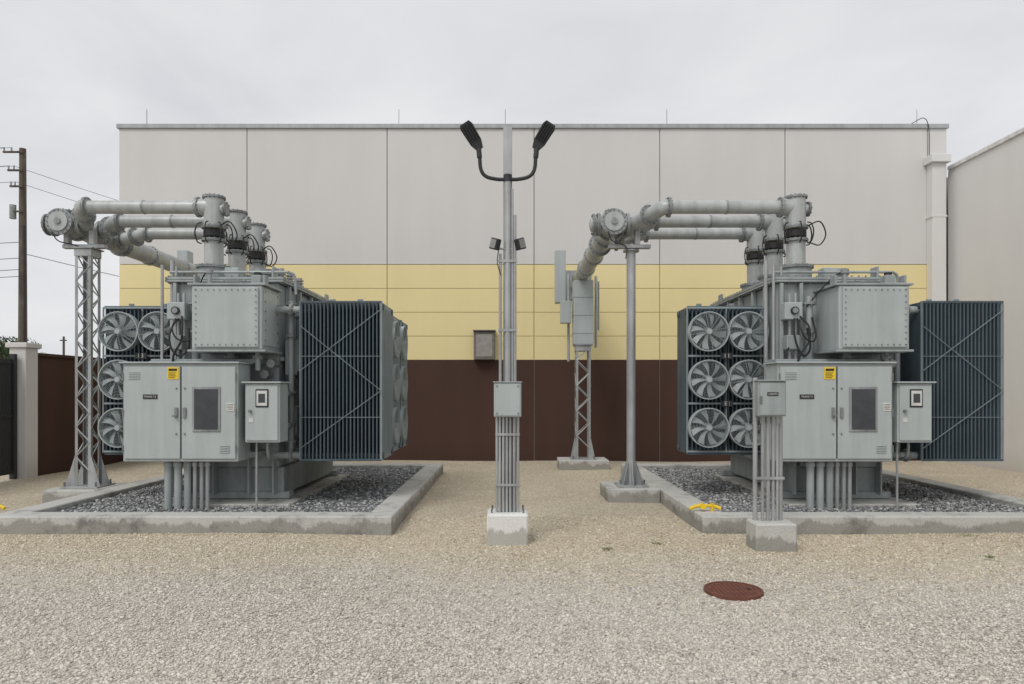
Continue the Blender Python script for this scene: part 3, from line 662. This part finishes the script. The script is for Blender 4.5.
# ------------------------------------------------------------------ electrical pedestal
E=B('electrical_pedestal'); ex=2.79; ey=7.44
E.box('concrete_base','concrete',2.60,3.04,7.26,7.60,-.1,.30,.02)
for k,dx in enumerate((-.06,.0,.055,.10)):
    E.cyl('conduit','galv',(ex+dx,ey,.28),(ex+dx,ey,1.5),(.018,.024,.018,.016)[k],12); E.cyl('fitting','galv',(ex+dx,ey,1.36),(ex+dx,ey,1.44),.028,10)
E.cyl('post','galv',(ex-.13,ey+.03,.28),(ex-.13,ey+.03,1.86),.026,12); E.cyl('post','galv',(ex+.145,ey+.03,.28),(ex+.145,ey+.03,1.80),.026,12)
E.box('enclosure','tank_gray',ex-.145,ex+.155,7.33,7.47,1.44,1.82,.008); E.box('enclosure_door','tank_gray',ex-.13,ex+.14,7.315,7.33,1.455,1.8,.006)
E.box('enclosure_hood','tank_gray',ex-.155,ex+.165,7.30,7.48,1.82,1.832,.004)
E.box('name_plate','dark',ex-.055,ex+.065,7.31,7.315,1.66,1.70,.001)
E.box('latch','bolt',ex-.135,ex-.112,7.30,7.316,1.58,1.66,.003)
E.box('strut','galv',ex-.16,ex+.17,ey-.035,ey-.022,.75,.78,.002)
ee=E.finish(); text(ee,'LIGHTS',(ex+.005,7.3085,1.68),.03,'label_white')

Mh=B('manhole_cover'); mx,my=1.9,5.86
Mh.ring('frame','rust',(mx,my,-.04),(mx,my,.012),.245,.226,40); Mh.cyl('cover','rust',(mx,my,-.04),(mx,my,.006),.223,40)
for i in range(-5,6):
    for j in range(-5,6):
        x,y=i*.038,j*.038
        if x*x+y*y<.2**2: Mh.box('tread','rust',mx+x-.011,mx+x+.011,my+y-.011,my+y+.011,.006,.012,.002)
Mh.cyl('pick_hole','dark',(mx+.13,my,.008),(mx+.13,my,.0135),.018,12)
Mh.finish()

# ------------------------------------------------------------------ utility pole and wires
K=B('utility_pole'); ux,uy=-21.5,30
K.cyl('pole','wood',(ux,uy,-.2),(ux,uy,12.4),.19,14,.13)
for z,l in((12.2,.75),(11.4,.55),(10.7,.45)):
    K.box('crossarm','wood',ux-l,ux+.12,uy-.2,uy-.12,z-.04,z+.04,.01)
    for q in(-l+.05,-l/2): K.cyl('insulator','insul',(ux+q,uy-.16,z+.04),(ux+q,uy-.16,z+.2),.035,8)
K.cyl('pole_transformer','flange_steel',(ux-.36,uy-.1,9.3),(ux-.36,uy-.1,9.9),.13,16)
K.box('bracket','wood',ux-.3,ux+.12,uy-.2,uy-.13,9.56,9.64,.01)
K.cyl('riser','rubber',(ux+.17,uy-.1,0),(ux+.17,uy-.1,9),.035,8)
K.finish()
W=B('power_line')
def cat(a,c,sag,r=.010):
    a=Vector(a);c=Vector(c); W.tube('wire','rubber',[a.lerp(c,i/16)-Vector((0,0,sag*4*(i/16)*(1-i/16))) for i in range(17)],r,5,False)
for q,z in((-.3,11.6),(-.2,10.9)):
    cat((ux+q,uy-.14,z),(ux+30,uy+26,z-3.5),1.2)
for q,z in((-.7,12.4),(-.35,12.4),(-.5,11.6),(-.25,11.6),(-.2,10.9)): cat((ux+q,uy-.14,z),(ux-40,uy-6,z-.3),1.0)
cat((ux,uy,7.8),(ux+28,uy+20,6),1.2,.014)
for z in (8.3,7.6,7.1,6.8): cat((ux,uy,z),(ux-40,uy-6,z+.1),1,.014)
W.finish()
K=B('utility_pole'); K.cyl('pole','wood',(-39.4,60,-.2),(-39.4,60,6.6),.12,10,.09); K.box('crossarm','wood',-39.7,-39.1,59.9,60,6.2,6.3,.01); K.finish()

# ------------------------------------------------------------------ tree & weeds
mm,nt,bs=nodes_of('leaf'); at=N(nt,'ShaderNodeAttribute',attribute_name='Col'); nt.links.new(at.outputs['Color'],bs.inputs['Base Color']); bs.inputs['Roughness'].default_value=.6
def leaves(name,P,size,cols,parent):
    n=len(P); q=np.array([(-1,0,0),(0,-.45,.1),(1,0,0),(0,.45,.1)]); A=rng.normal(size=(n,3,3))
    Q=np.linalg.qr(A)[0]; V=np.einsum('kj,nij->nki',q,Q)*size*rng.uniform(.6,1.3,(n,1,1))+P[:,None]
    me=bpy.data.meshes.new(name); me.from_pydata(V.reshape(-1,3).tolist(),[],[(4*i,4*i+1,4*i+2,4*i+3) for i in range(n)])
    a=me.color_attributes.new('Col','FLOAT_COLOR','POINT'); C=np.ones((n,4,4),np.float32); C[:,:,:3]=cols[:,None]; a.data.foreach_set('color',C.reshape(-1))
    me.materials.append(MATS['leaf']); o=bpy.data.objects.new(name,me); scene.collection.objects.link(o); o.parent=parent
def tree(x,y,h,r):
    t_=B('tree'); t_.cyl('trunk','wood',(x,y,-.1),(x+.1,y,h*.55),.13,10,.08); cl=[]
    for i in range(9):
        a=i*2.4; e=(x+math.cos(a)*r*.6,y+math.sin(a)*r*.6,h*(.55+.35*random.random())); cl.append(e)
        t_.tube('limb','wood',[(x+.08,y,h*.45),((x+e[0])/2,(y+e[1])/2,h*.6),e],.03,6)
    e=t_.finish(); P=[];C=[]
    for c in cl+[(x,y,h*.85)]:
        nn=700; d=rng.normal(size=(nn,3)); d/=np.linalg.norm(d,axis=1)[:,None]; d*=(rng.random(nn)**.4)[:,None]*r*.45
        P.append(np.array(c)+d*np.array([1,1,.7])); s=rng.uniform(.6,1.3)
        C.append(np.array([.06,.10,.035])*s*rng.uniform(.6,1.4,(nn,1)))
    leaves('crown',np.concatenate(P),.07,np.concatenate(C),e)
tree(-24.0,31.5,4.2,1.8); tree(-28,34,4.8,2.2); tree(-32,44,4.6,2.4)
wd=bpy.data.objects.new('weeds',None); scene.collection.objects.link(wd); PP=[];CC=[]
for (x,y,s) in((1.02,7.35,.03),(1.62,7.6,.035),(5.35,8.05,.06),(4.9,7.0,.025)):
    nn=40; P_=rng.normal(0,1,(nn,3))*np.array([s,s*.7,s*.25]); P_[:,2]=np.abs(P_[:,2])+.008; PP.append(P_+np.array([x,y,0])); CC.append(np.array([.17,.20,.07])*rng.uniform(.6,1.4,(nn,1)))
leaves('weed_leaves',np.concatenate(PP),.014,np.concatenate(CC),wd)

# ------------------------------------------------------------------ light, sky, camera
wl=bpy.data.worlds.new('World'); scene.world=wl; wl.use_nodes=True; nt=wl.node_tree; nt.nodes.clear()
out=N(nt,'ShaderNodeOutputWorld'); bg=N(nt,'ShaderNodeBackground'); bg.inputs['Strength'].default_value=.1
sky=N(nt,'ShaderNodeTexSky'); sky.sky_type='NISHITA'; sky.sun_disc=False; sky.sun_elevation=R(48); sky.sun_rotation=R(210); sky.air_density=1.0; sky.dust_density=3
tc=N(nt,'ShaderNodeTexCoord'); mp=N(nt,'ShaderNodeMapping'); mp.inputs['Scale'].default_value=(1,1,2.6); nt.links.new(tc.outputs['Generated'],mp.inputs['Vector'])
cn=N(nt,'ShaderNodeTexNoise',Scale=2.1,Detail=8.0,Roughness=.52); cn.inputs['Distortion'].default_value=.5; nt.links.new(mp.outputs[0],cn.inputs['Vector'])
cr=ramp(nt,cn.outputs[0],[(.32,(7.3,7.45,7.75,1)),(.5,(8.3,8.4,8.6,1)),(.68,(9.2,9.25,9.35,1))])
sp=N(nt,'ShaderNodeSeparateXYZ'); nt.links.new(tc.outputs['Generated'],sp.inputs[0])
gr=ramp(nt,sp.outputs['Z'],[(0,g(1.0)),(.45,g(.92)),(1,g(1.0))])
cc=mixc(nt,1.0,cr.outputs[0],gr.outputs[0],'MULTIPLY')
fin=mixc(nt,.95,sky.outputs[0],cc); nt.links.new(fin,bg.inputs['Color']); nt.links.new(bg.outputs[0],out.inputs['Surface'])
sl=bpy.data.lights.new('sun','SUN'); sl.energy=1.45; sl.angle=R(25); sl.color=(1,.97,.93); so=bpy.data.objects.new('sun',sl); scene.collection.objects.link(so)
so.rotation_euler=(R(41),0,R(-30))
cam=bpy.data.cameras.new('camera'); cam.lens=24; cam.sensor_width=36; cam.shift_y=.049; cam.clip_end=2000; cam.clip_start=.05
co=bpy.data.objects.new('camera',cam); scene.collection.objects.link(co); co.location=(0,0,1.7); co.rotation_euler=(R(90),0,0); scene.camera=co
scene.view_settings.view_transform='Standard'; scene.view_settings.look='None'; scene.view_settings.exposure=0
